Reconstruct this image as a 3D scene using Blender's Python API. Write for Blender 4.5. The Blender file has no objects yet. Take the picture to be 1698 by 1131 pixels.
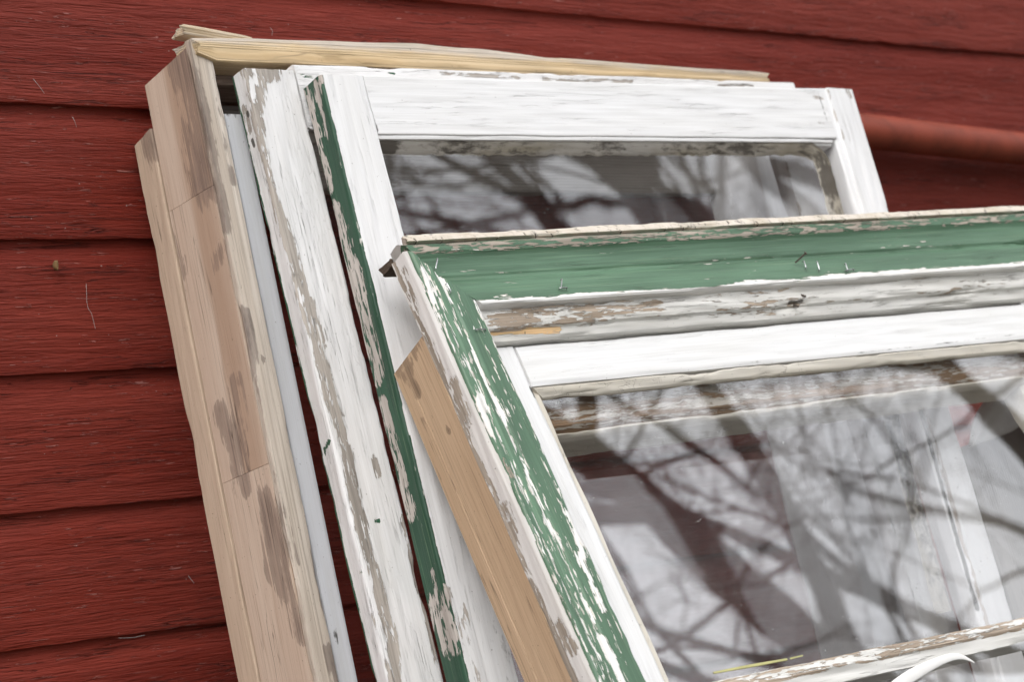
import bpy, math, random
import numpy as np
from mathutils import Matrix, Vector

S = bpy.context.scene
COL = S.collection
random.seed(7)

# ------------------------------------------------------------------ camera
# world: X along the wall, Y into the wall, Z up, ground at z = 0
Z0 = 1.2
CAM = np.array([-1.42993, -2.10463, -0.27663 + Z0])
WM = np.array([[0.74260651, -0.03089792, 0.66901487],
               [-0.66933445, 0.0, 0.74296124],
               [-0.02295596, -0.99952255, -0.02068104]])
FPX = 3800.0
cd = bpy.data.cameras.new('camera')
cam = bpy.data.objects.new('camera', cd)
COL.objects.link(cam)
m = Matrix.Identity(4)
for r in range(3):
    m[r][0] = WM[r][0]; m[r][1] = -WM[r][1]; m[r][2] = -WM[r][2]; m[r][3] = CAM[r]
cam.matrix_world = m
cd.sensor_width = 36.0
cd.lens = 36.0 * FPX / 1698.0
cd.clip_start = 0.05
cd.clip_end = 2000
cd.dof.use_dof = True
cd.dof.focus_distance = 2.42
cd.dof.aperture_fstop = 6.8
S.camera = cam

# ------------------------------------------------------------------ sky and sun (overcast)
SUN_EL, SUN_AZ = math.radians(50), math.radians(240)
w = bpy.data.worlds.new('World'); S.world = w
w.use_nodes = True
nt = w.node_tree
for n in list(nt.nodes): nt.nodes.remove(n)
sky = nt.nodes.new('ShaderNodeTexSky'); sky.sky_type = 'NISHITA'; sky.sun_disc = False
sky.sun_elevation = SUN_EL; sky.sun_rotation = SUN_AZ
sky.air_density = 1.0; sky.dust_density = 4.0; sky.ozone_density = 1.0
hs = nt.nodes.new('ShaderNodeHueSaturation'); hs.inputs['Saturation'].default_value = 0.13
bg = nt.nodes.new('ShaderNodeBackground'); bg.inputs['Strength'].default_value = 0.15
wo = nt.nodes.new('ShaderNodeOutputWorld')
# an overcast sky is about three times brighter overhead than at the horizon
tcn = nt.nodes.new('ShaderNodeTexCoord'); sx_ = nt.nodes.new('ShaderNodeSeparateXYZ')
mr_ = nt.nodes.new('ShaderNodeMapRange'); mr_.inputs['To Min'].default_value = .35; mr_.inputs['To Max'].default_value = 2.0
sc_ = nt.nodes.new('ShaderNodeVectorMath'); sc_.operation = 'SCALE'
nt.links.new(tcn.outputs['Generated'], sx_.inputs[0]); nt.links.new(sx_.outputs['Z'], mr_.inputs['Value'])
nt.links.new(sky.outputs[0], hs.inputs['Color']); nt.links.new(hs.outputs[0], sc_.inputs[0])
# bright sky patch, added so the panes mirror more light
gd_ = nt.nodes.new('ShaderNodeVectorMath'); gd_.operation = 'DOT_PRODUCT'
gd_.inputs[1].default_value = (.60, -.45, .66)
nt.links.new(tcn.outputs['Generated'], gd_.inputs[0])
gr_ = nt.nodes.new('ShaderNodeMapRange'); gr_.interpolation_type = 'SMOOTHSTEP'
gr_.inputs['From Min'].default_value = .80; gr_.inputs['From Max'].default_value = .985
gr_.inputs['To Min'].default_value = 1.0; gr_.inputs['To Max'].default_value = 3.9
nt.links.new(gd_.outputs['Value'], gr_.inputs['Value'])
ml_ = nt.nodes.new('ShaderNodeMath'); ml_.operation = 'MULTIPLY'
nt.links.new(mr_.outputs[0], ml_.inputs[0]); nt.links.new(gr_.outputs[0], ml_.inputs[1]); nt.links.new(ml_.outputs[0], sc_.inputs['Scale']); nt.links.new(sc_.outputs[0], bg.inputs['Color'])
nt.links.new(bg.outputs[0], wo.inputs['Surface'])
sl = bpy.data.lights.new('sun', 'SUN'); sl.energy = 0.55; sl.angle = math.radians(40); sl.color = (1, 0.975, 0.95)
so = bpy.data.objects.new('sun', sl); COL.objects.link(so)
sd = Vector((math.sin(SUN_AZ) * math.cos(SUN_EL), math.cos(SUN_AZ) * math.cos(SUN_EL), math.sin(SUN_EL)))
so.rotation_euler = sd.to_track_quat('Z', 'Y').to_euler()
S.view_settings.view_transform = 'Standard'; S.view_settings.look = 'None'
S.view_settings.exposure = -0.05; S.view_settings.gamma = 1.0; S.view_settings.use_curve_mapping = False
S.render.engine = 'CYCLES'
S.cycles.use_adaptive_sampling = False; S.cycles.max_bounces = 10; S.cycles.transparent_max_bounces = 16; S.cycles.glossy_bounces = 4
S.cycles.use_denoising = True; S.cycles.denoising_prefilter = 'ACCURATE'

# ------------------------------------------------------------------ shader helpers
class NT:
    def __init__(s, name):
        s.m = bpy.data.materials.new(name); s.m.use_nodes = True
        s.t = s.m.node_tree
        for n in list(s.t.nodes): s.t.nodes.remove(n)
        s.out = s.t.nodes.new('ShaderNodeOutputMaterial')
    def link(s, v, sock):
        if v is None: return
        if isinstance(v, bpy.types.NodeSocket): s.t.links.new(v, sock)
        elif isinstance(v, (tuple, list)):
            sock.default_value = tuple(v) + (1,) if len(v) == 3 and len(sock.default_value) == 4 else v
        else: sock.default_value = v
    def attr(s, name, vec=False):
        n = s.t.nodes.new('ShaderNodeAttribute'); n.attribute_name = name
        return n.outputs['Vector' if vec else 'Fac']
    def math(s, op, a, b=0.0, c=0.0, clamp=False):
        n = s.t.nodes.new('ShaderNodeMath'); n.operation = op; n.use_clamp = clamp
        s.link(a, n.inputs[0]); s.link(b, n.inputs[1]); s.link(c, n.inputs[2]); return n.outputs[0]
    def scale(s, v, sc, loc=(0, 0, 0)):
        n = s.t.nodes.new('ShaderNodeMapping'); s.link(v, n.inputs['Vector'])
        n.inputs['Scale'].default_value = sc; n.inputs['Location'].default_value = loc; return n.outputs[0]
    def noise(s, v, sc, detail=3, rough=0.55, dist=0.0, loc=(0, 0, 0)):
        if isinstance(sc, (int, float)): sc = (sc, sc, sc)
        if len(sc) == 2: sc = (sc[0], sc[1], sc[1])
        n = s.t.nodes.new('ShaderNodeTexNoise'); s.link(s.scale(v, sc, loc), n.inputs['Vector'])
        n.inputs['Scale'].default_value = 1; n.inputs['Detail'].default_value = detail
        n.inputs['Roughness'].default_value = rough; n.inputs['Distortion'].default_value = dist
        return n.outputs['Fac']
    def vor(s, v, sc, feature='DISTANCE_TO_EDGE'):
        if len(sc) == 2: sc = (sc[0], sc[1], sc[1])
        n = s.t.nodes.new('ShaderNodeTexVoronoi'); n.feature = feature
        s.link(s.scale(v, sc), n.inputs['Vector']); n.inputs['Scale'].default_value = 1
        return n.outputs['Distance']
    def cell(s, v, sc, loc=(0, 0, 0)):       # one random value per elongated flake
        n = s.t.nodes.new('ShaderNodeTexVoronoi'); n.feature = 'F1'
        q = s.t.nodes.new('ShaderNodeVectorMath'); q.operation = 'ADD'
        wb = s.t.nodes.new('ShaderNodeTexNoise'); wb.inputs['Scale'].default_value = 1; wb.inputs['Detail'].default_value = 3
        s.link(s.scale(v, (sc[0] * 2.4, sc[1] * 2.4, sc[1] * 2.4), loc), wb.inputs['Vector'])
        k = s.t.nodes.new('ShaderNodeVectorMath'); k.operation = 'SCALE'; k.inputs['Scale'].default_value = .40
        s.t.links.new(wb.outputs['Color'], k.inputs[0])
        s.link(s.scale(v, (sc[0], sc[1], sc[1]), loc), q.inputs[0]); s.t.links.new(k.outputs[0], q.inputs[1])
        s.t.links.new(q.outputs[0], n.inputs['Vector']); n.inputs['Scale'].default_value = 1
        sp = s.t.nodes.new('ShaderNodeSeparateColor'); s.t.links.new(n.outputs['Color'], sp.inputs[0])
        return sp.outputs[0]
    def ramp(s, v, lo, hi, a=0.0, b=1.0):
        n = s.t.nodes.new('ShaderNodeMapRange'); n.interpolation_type = 'SMOOTHSTEP'
        s.link(v, n.inputs['Value']); n.inputs['From Min'].default_value = lo; n.inputs['From Max'].default_value = hi
        n.inputs['To Min'].default_value = a; n.inputs['To Max'].default_value = b; return n.outputs[0]
    def mix(s, f, a, b):
        n = s.t.nodes.new('ShaderNodeMix'); n.data_type = 'RGBA'
        s.link(f, n.inputs[0]); s.link(a, n.inputs[6]); s.link(b, n.inputs[7]); return n.outputs[2]
    def line(s, v, c, wdt):        # 1 on a thin iso-line of v
        return s.ramp(s.math('ABSOLUTE', s.math('SUBTRACT', v, c)), 0.0, wdt, 1.0, 0.0)
    def add(s, *a):
        r = a[0]
        for x in a[1:]: r = s.math('ADD', r, x)
        return r
    def mul(s, *a):
        r = a[0]
        for x in a[1:]: r = s.math('MULTIPLY', r, x)
        return r
    def amp(s, n, k):              # k * (n - 0.5)
        return s.math('MULTIPLY_ADD', n, k, -0.5 * k)
    def finish(s, col, rough=0.5, height=None, dist=0.001, strength=1.0, spec=0.5, metal=0.0):
        b = s.t.nodes.new('ShaderNodeBsdfPrincipled')
        s.link(col, b.inputs['Base Color']); s.link(rough, b.inputs['Roughness'])
        s.link(spec, b.inputs['Specular IOR Level']); b.inputs['Metallic'].default_value = metal
        if height is not None:
            bp = s.t.nodes.new('ShaderNodeBump'); bp.inputs['Distance'].default_value = dist
            bp.inputs['Strength'].default_value = strength
            s.link(height, bp.inputs['Height']); s.t.links.new(bp.outputs[0], b.inputs['Normal'])
        s.t.links.new(b.outputs[0], s.out.inputs['Surface'])
        return s.m

def painted(name, white=(.80, .80, .79), green=(.09, .215, .12), bare=((.30, .27, .24), (.46, .41, .36)),
            wn=(14, 170), wamp=.55, gn=(10, 140), gamp=.8, crack=.5, cn=(5, 170), flake=0.0, fn=(22, 130),
            dirt=(.045, .038, .03), rough=.5, tint=.05, wlow=0.0, under=(.72, .69, .63)):
    """old paint over wood: attributes wear / green / dirt / edge steer where the coats are lost"""
    s = NT(name); gc = s.attr('gc', True)
    wear, grn, drt, edge = s.attr('wear'), s.attr('green'), s.attr('dirt'), s.attr('edge')
    n1 = s.noise(gc, wn, 5, .62); n2 = s.noise(gc, (60, 420), 2); big = s.noise(gc, (2.2, 16), 2)
    c1 = s.cell(gc, (45, 260)); c2 = s.cell(gc, (95, 480), (4, 2, 7))
    wv = s.add(wear, s.mul(s.amp(c1, .62), s.add(.25, wear)), s.mul(s.amp(c2, .55), s.add(.25, wear)), s.mul(s.amp(n1, wamp * 1.9), s.add(.45, wear)), s.amp(n2, .22), s.mul(edge, .16), s.amp(big, .25), wlow)
    mW = s.ramp(wv, .47, .53)
    rim = s.ramp(wv, .36, .47)
    g1 = s.noise(gc, gn, 5, .62, loc=(3, 5, 1)); g2 = s.noise(gc, (45, 300), 2, loc=(9, 2, 4))
    gv = s.add(grn, s.amp(g1, gamp * .6), s.amp(g2, .14), s.amp(s.cell(gc, (42, 330), (1, 9, 3)), .34), s.amp(s.cell(gc, (100, 620), (7, 1, 3)), .30), s.mul(edge, -.08))
    mG = s.ramp(gv, .475, .525)
    grain = s.noise(gc, (3.5, 260), 4, .6, .3)
    wood = s.mix(s.ramp(grain, .32, .68), bare[0], bare[1])
    wood = s.mix(s.ramp(s.noise(gc, (6, 40), 3), .35, .75, 0, .55), wood, tuple(c * .62 for c in bare[0]))
    tn = s.noise(gc, (5, 38), 4, .6)
    wcol = s.mix(s.ramp(tn, .35, .75), white, tuple(c * (1 - tint * k) for c, k in zip(white, (1.5, 1.7, 2.2))))
    fg = s.ramp(s.noise(gc, (5, 620), 4, .65, loc=(3, 1, 7)), .40, .66)
    wcol = s.mix(s.mul(fg, .10), wcol, (.42, .40, .37))
    gcol = s.mix(s.ramp(tn, .3, .7), green, tuple(c * 1.45 + .008 for c in green))
    gcol = s.mix(s.ramp(s.noise(gc, (3, 60), 4, .65, loc=(2, 2, 6)), .45, .75, 0, .5), gcol, tuple(c * .72 for c in green))
    gcol = s.mix(s.mul(s.ramp(s.noise(gc, (7, 500), 2), .60, .72), .35), gcol, (.25, .36, .22))
    gcol = s.mix(s.mul(fg, .3), gcol, tuple(c * .55 for c in green))
    gedge = s.ramp(gv, .40, .475, 0, .75)
    wcol = s.mix(s.mul(gedge, s.ramp(grn, .05, .2)), wcol, under)
    paint = s.mix(mG, wcol, gcol)
    paint = s.mix(s.mul(s.line(gv, .474, .014), s.ramp(grn, .05, .2), .38), paint, (.16, .16, .12))  # thin shadow of the green coat's thickness, painted along flake edges
    cr = s.noise(gc, cn, 3, .5, .8, loc=(1, 7, 3))
    cl = s.mul(s.line(cr, .5, .011), s.ramp(s.noise(gc, (9, 60), 2, loc=(4, 4, 8)), .45, .62), crack)
    fl = 0.0
    if flake:
        fl = s.mul(s.ramp(s.vor(gc, fn), 0.0, .035, 1, 0), s.ramp(s.noise(gc, (7, 30), 3, loc=(2, 8, 5)), .47, .6), flake)
        cl = s.math('MAXIMUM', cl, fl)
    paint = s.mix(s.mul(cl, .6), paint, (.28, .25, .23))
    col = s.mix(mW, paint, wood)
    col = s.mix(s.mul(s.line(wv, .460, .016), .55), col, (.22, .19, .16))  # chip edges: shadow of the coat painted as a thin line, with grime
    dm = s.ramp(s.add(drt, s.amp(s.noise(gc, (60, 190), 4, .65, loc=(5, 1, 2)), .8)), .42, .66)
    col = s.mix(s.mul(dm, .9), col, dirt)
    sp = s.ramp(s.noise(gc, (330, 330), 2, loc=(8, 8, 1)), .735, .76, 0, .7)
    col = s.mix(sp, col, (.16, .14, .12))
    h = s.add(s.mul(mW, -1.0), s.mul(mG, .45), s.mul(cl, -.8), s.mul(rim, .25), s.mul(grain, .35),
              s.mul(s.noise(gc, (8, 110), 3), .55))
    rg = s.add(rough, s.mul(mW, .3), s.amp(tn, .15))
    return s.finish(col, rg, h, .0011, 1.0, .4)

def rawwood(name, a, b, c, ring=(1.0, 75), stain=(.12, .085, .07), rough=.75, bump=.0006, grey=None, ringk=.42):
    s = NT(name); gc = s.attr('gc', True); drt = s.attr('dirt')
    wv = s.t.nodes.new('ShaderNodeTexWave'); wv.wave_type = 'BANDS'; wv.bands_direction = 'Y'
    s.link(s.scale(gc, (ring[0], ring[1], ring[1] * .7)), wv.inputs['Vector'])
    wv.inputs['Scale'].default_value = 1; wv.inputs['Distortion'].default_value = 2.6
    wv.inputs['Detail'].default_value = 2; wv.inputs['Detail Scale'].default_value = .6
    rings = s.ramp(wv.outputs['Fac'], .45, .95)
    g = s.noise(gc, (5, 420), 4, .6); big = s.noise(gc, (2.5, 22), 3)
    col = s.mix(s.ramp(big, .3, .7), a, b)
    col = s.mix(s.mul(rings, ringk), col, c)
    col = s.mix(s.ramp(g, .35, .75, 0, .4), col, c)
    if grey:
        col = s.mix(s.ramp(s.add(s.attr('green'), s.amp(s.noise(gc, (8, 130), 4, .6), .7)), .35, .65), col, grey)
    env = s.ramp(drt, .02, .30)
    rg1 = s.add(s.amp(s.noise(gc, (5, 190), 5, .65, loc=(5, 3, 2)), 2.6), s.amp(s.noise(gc, (16, 42), 4, .65, loc=(1, 3, 9)), 2.2))
    sv = s.add(drt, s.mul(env, rg1))
    stc = s.mix(s.ramp(g, .3, .7), stain, tuple(x * 2.0 for x in stain))
    col = s.mix(s.mul(s.ramp(sv, .30, .52), .60), col, stc)
    col = s.mix(s.mul(s.ramp(sv, .70, 1.25), .65), col, stc)
    pore = s.ramp(s.noise(gc, (9, 800), 3, .6, loc=(6, 1, 1)), .56, .68)
    col = s.mix(s.mul(pore, .5), col, tuple(x * .6 for x in c))
    sl_ = s.mul(s.line(s.noise(gc, (1.8, 70), 3, .55, .5, loc=(3, 8, 4)), .5, .010), s.ramp(s.noise(gc, (4, 30), 2, loc=(9, 2, 5)), .46, .58))
    col = s.mix(s.mul(sl_, .7), col, (.09, .065, .05))
    sp = s.ramp(s.noise(gc, (260, 420), 2, loc=(8, 8, 1)), .72, .75, 0, .6)
    col = s.mix(sp, col, (.10, .075, .06))
    return s.finish(col, rough, s.add(s.mul(g, 1.0), s.mul(rings, -.4)), bump, 1.0, .25)

def plain(name, c, rough=.5, var=.12, sc=60, metal=0.0, bump=.0004):
    s = NT(name); co = s.t.nodes.new('ShaderNodeTexCoord').outputs['Object']
    n = s.noise(co, sc, 4, .6)
    col = s.mix(s.ramp(n, .3, .7), c, tuple(x * (1 - 2.2 * var) for x in c))
    return s.finish(col, rough, n, bump, 1.0, .5, metal)

def make_red():
    s = NT('red_stained_clapboard'); gc = s.attr('gc', True)
    broad = s.noise(gc, (1.6, 14), 4, .6); mid = s.noise(gc, (9, 95), 5, .62, .6)
    fine = s.noise(gc, (22, 420), 3, .6, .4)
    col = s.mix(s.ramp(broad, .32, .68), (.205, .0225, .0115), (.265, .041, .026))
    col = s.mix(s.ramp(mid, .45, .75, 0, .38), col, (.11, .013, .009))
    col = s.mix(s.ramp(s.noise(gc, (.5, 6), 2, loc=(6, 6, 2)), .35, .7, 0, .45), col, (.15, .017, .011))
    fl = s.mul(s.ramp(s.noise(gc, (38, 400), 3, .6, .6, loc=(4, 9, 2)), .62, .68),
               s.ramp(s.noise(gc, (7, 45), 3, loc=(1, 1, 6)), .46, .58))
    col = s.mix(s.mul(fl, .8), col, (.48, .20, .17))
    ck = s.mul(s.line(s.noise(gc, (4, 110), 3, .5, .9, loc=(7, 7, 7)), .5, .014),
               s.ramp(s.noise(gc, (5, 30), 2, loc=(2, 6, 1)), .50, .60))
    col = s.mix(s.mul(ck, .6), col, (.03, .008, .006))
    sp = s.ramp(s.noise(gc, (210, 210), 1, loc=(3, 3, 3)), .80, .82, 0, .6)
    col = s.mix(sp, col, (.5, .42, .4))
    h = s.add(s.mul(mid, 1.5), s.mul(fine, 1.0), s.mul(fl, .6), s.mul(ck, -.8))
    return s.finish(col, s.add(.44, s.mul(mid, .25)), h, .0024, 1.0, .27)

def make_glass(name, ior, dust, tint=(.955, .955, .955), wav=.0002):
    s = NT(name); co = s.t.nodes.new('ShaderNodeTexCoord').outputs['Object']
    tr = s.t.nodes.new('ShaderNodeBsdfTransparent'); s.link(tint, tr.inputs['Color'])
    gl = s.t.nodes.new('ShaderNodeBsdfGlossy'); gl.inputs['Roughness'].default_value = .0
    gl.inputs['Color'].default_value = (1, 1, 1, 1)
    bp = s.t.nodes.new('ShaderNodeBump'); bp.inputs['Distance'].default_value = wav
    s.link(s.noise(co, (5, 9, 1), 1), bp.inputs['Height']); s.t.links.new(bp.outputs[0], gl.inputs['Normal'])
    fr = s.t.nodes.new('ShaderNodeFresnel'); fr.inputs['IOR'].default_value = ior
    mx = s.t.nodes.new('ShaderNodeMixShader')
    geo = s.t.nodes.new('ShaderNodeNewGeometry')          # only the outer face of the slab mirrors
    s.link(s.math('MULTIPLY', fr.outputs[0], s.math('SUBTRACT', 1.0, geo.outputs['Backfacing'])), mx.inputs[0]); s.t.links.new(tr.outputs[0], mx.inputs[1]); s.t.links.new(gl.outputs[0], mx.inputs[2])
    df = s.t.nodes.new('ShaderNodeBsdfDiffuse'); df.inputs['Color'].default_value = (.62, .62, .60, 1)
    film = s.math('MULTIPLY', s.ramp(s.noise(co, (9, 5, 5), 4, .65), .35, .8), dust)
    specks = s.ramp(s.noise(co, (240, 240, 240), 1), .76, .80, 0, .5)
    streak = s.mul(s.ramp(s.noise(co, (160, 14, 20), 3), .66, .78), .10)
    mx2 = s.t.nodes.new('ShaderNodeMixShader')
    s.link(s.math('MAXIMUM', s.math('MAXIMUM', film, streak), specks), mx2.inputs[0])
    s.t.links.new(mx.outputs[0], mx2.inputs[1]); s.t.links.new(df.outputs[0], mx2.inputs[2])
    s.t.links.new(mx2.outputs[0], s.out.inputs['Surface'])
    return s.m

M = {}
M['red'] = make_red()
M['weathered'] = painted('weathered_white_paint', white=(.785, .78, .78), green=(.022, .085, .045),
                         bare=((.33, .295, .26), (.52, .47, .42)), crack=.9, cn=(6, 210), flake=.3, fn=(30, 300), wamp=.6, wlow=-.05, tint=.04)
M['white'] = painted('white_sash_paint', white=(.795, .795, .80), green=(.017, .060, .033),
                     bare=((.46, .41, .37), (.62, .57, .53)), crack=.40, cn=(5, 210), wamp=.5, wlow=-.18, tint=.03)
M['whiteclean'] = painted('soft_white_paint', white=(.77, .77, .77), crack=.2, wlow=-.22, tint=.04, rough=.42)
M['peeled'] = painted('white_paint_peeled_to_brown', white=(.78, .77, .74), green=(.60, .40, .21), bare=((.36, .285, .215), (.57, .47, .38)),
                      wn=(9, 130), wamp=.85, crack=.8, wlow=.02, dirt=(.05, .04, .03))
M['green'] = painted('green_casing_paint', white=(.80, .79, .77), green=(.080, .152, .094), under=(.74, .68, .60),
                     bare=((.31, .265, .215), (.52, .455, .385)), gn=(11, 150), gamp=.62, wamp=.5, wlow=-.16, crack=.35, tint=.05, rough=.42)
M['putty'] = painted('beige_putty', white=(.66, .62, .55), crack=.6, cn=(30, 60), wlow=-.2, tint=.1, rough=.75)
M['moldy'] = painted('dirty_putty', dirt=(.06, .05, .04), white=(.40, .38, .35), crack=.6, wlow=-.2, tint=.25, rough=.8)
M['cream'] = painted('cream_weathered_edge', white=(.68, .62, .54), bare=((.44, .37, .30), (.62, .55, .47)),
                     wn=(30, 200), wamp=.7, wlow=.05, crack=1.6, cn=(7, 46), tint=.12, rough=.85)
M['chalk'] = rawwood('whitewashed_wood', (.68, .62, .55), (.52, .44, .36), (.40, .33, .27), stain=(.10, .075, .065), ring=(.8, 40), ringk=.2)
M['rawpink'] = rawwood('pinkish_raw_pine', (.58, .45, .355), (.64, .52, .42), (.43, .295, .21), ringk=.8, ring=(.55, 40), stain=(.15, .11, .09))
M['rawgrey'] = rawwood('greyed_pine', (.40, .31, .25), (.47, .36, .28), (.29, .22, .18))
M['rawpale'] = rawwood('pale_raw_pine', (.52, .40, .30), (.58, .45, .345), (.42, .31, .225), ringk=.5, ring=(.5, 36))
M['rawhead'] = rawwood('yellow_split_pine', (.66, .50, .30), (.72, .58, .39), (.50, .34, .17), ring=(1.2, 120), bump=.0014, grey=(.58, .51, .43), ringk=.35)
M['rawbrown'] = rawwood('brown_pine', (.62, .455, .305), (.56, .40, .26), (.38, .255, .155), ringk=.85, ring=(.4, 34), stain=(.13, .09, .06))
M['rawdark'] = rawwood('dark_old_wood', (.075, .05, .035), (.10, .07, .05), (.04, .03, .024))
M['brownrail'] = painted('brown_rail_thin_white', white=(.66, .61, .54), bare=((.25, .15, .08), (.42, .28, .17)), wn=(5, 70), wamp=.7, wlow=.50, crack=.3)
M['pvc'] = painted('pale_grey_painted_strip', white=(.80, .82, .86), crack=.1, wlow=-.34, tint=.06, rough=.4, wamp=.3)
M['greyboard'] = rawwood('grey_weathered_board', (.30, .28, .25), (.36, .33, .30), (.2, .18, .16))
M['pipe'] = plain('orange_red_pipe_paint', (.29, .052, .024), .62, .16, 22)
M['metal'] = plain('dull_steel', (.55, .56, .57), .35, .1, 200, .9)
M['rust'] = plain('dark_rusty_steel', (.16, .13, .11), .6, .2, 200, .6)
M['bark'] = plain('grey_brown_bark', (.055, .045, .038), .9, .2, 9)
M['ground'] = plain('dry_winter_lawn', (.085, .075, .045), .95, .25, 3)
M['paper'] = plain('white_torn_board', (.80, .79, .77), .7, .04, 20)
M['tape'] = plain('yellow_sealant', (.50, .47, .20), .6, .1, 60)
M['thread'] = plain('pale_cobweb', (.62, .58, .56), .8, .1, 50)
M['leaf'] = plain('dry_leaf', (.28, .17, .07), .7, .2, 90)
M['glassC'] = make_glass('old_window_glass', 2.2, .02)
M['glassB'] = make_glass('plain_old_glass', 1.5, .02)
M['glassE'] = make_glass('old_window_glass_dusty', 2.6, .03)

# ------------------------------------------------------------------ geometry helpers
_rng = np.random.RandomState(3)
_K = _rng.normal(0, 1, (3, 9, 3)); _PH = _rng.uniform(0, 6.28, (3, 9))
def wob(p, sc, o=0):
    """smooth pseudo noise in about -1..1 of points p (n,3)"""
    q = p * np.asarray(sc)
    return sum(np.sin(q @ _K[o][i] + _PH[o][i]) for i in range(9)) / 3.6

class Frame:
    """a rigid window: O is its reference corner, h runs right, u up its face, n towards the viewer"""
    def __init__(s, O, h, u, n):
        s.O = np.array(O, float) + np.array([0, 0, Z0]); s.h, s.u, s.n = (np.array(v, float) for v in (h, u, n))
        s.b0 = -s.O[2] / s.u[2]           # where it meets the ground
    def px(s, x, y, d=0.0):               # photo measurement -> (a, b) on the plane d of this frame
        r = WM @ np.array([x - 849.0, y - 565.5, FPX]) / FPX
        t = ((s.O - CAM) @ s.n + d) / (r @ s.n)
        p = CAM + t * r - s.O
        return np.array([p @ s.h, p @ s.u])
    def sx(s, x, y, a=0.0):               # photo measurement -> (b, d) on the side plane a
        r = WM @ np.array([x - 849.0, y - 565.5, FPX]) / FPX
        t = ((s.O - CAM) @ s.h + a) / (r @ s.h)
        p = CAM + t * r - s.O
        return np.array([p @ s.u, p @ s.n])
    def matrix(s):
        m = Matrix.Identity(4); base = s.O + s.b0 * s.u
        for r in range(3):
            m[r][0] = s.h[r]; m[r][1] = s.u[r]; m[r][2] = s.n[r]; m[r][3] = base[r]
        return m

class MB:
    def __init__(s):
        s.v = []; s.f = []; s.at = {k: [] for k in ('edge', 'wear', 'green', 'dirt')}; s.gc = []; s.n = 0
    def add(s, v, f, gc, edge=None):
        v = np.asarray(v, float); k = len(v)
        s.v.append(v); s.f += [tuple(i + s.n for i in q) for q in f]; s.gc.append(np.asarray(gc, float))
        s.at['edge'].append(np.zeros(k) if edge is None else edge)
        for q in ('wear', 'green', 'dirt'): s.at[q].append(np.zeros(k))
        s.n += k
        return s
    def cat(s):
        V = np.concatenate(s.v); return V
    def build(s, name, mat, parent=None, yoff=0.0, smooth=35, hook=None):
        V = np.concatenate(s.v); G = np.concatenate(s.gc)
        A = {k: np.concatenate(x) for k, x in s.at.items()}
        if hook: hook(V, A)
        me = bpy.data.meshes.new(name)
        W = V.copy(); W[:, 1] += yoff
        me.from_pydata(W.tolist(), [], s.f)
        a = me.attributes.new('gc', 'FLOAT_VECTOR', 'POINT'); a.data.foreach_set('vector', G.astype(np.float32).ravel())
        for k, x in A.items():
            if np.any(x): me.attributes.new(k, 'FLOAT', 'POINT').data.foreach_set('value', x.astype(np.float32))
        me.polygons.foreach_set('use_smooth', [True] * len(me.polygons))
        me.set_sharp_from_angle(angle=math.radians(smooth))
        me.materials.append(M[mat] if isinstance(mat, str) else mat)
        o = bpy.data.objects.new(name, me); COL.objects.link(o)
        if parent is not None: o.parent = parent
        return o

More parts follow.
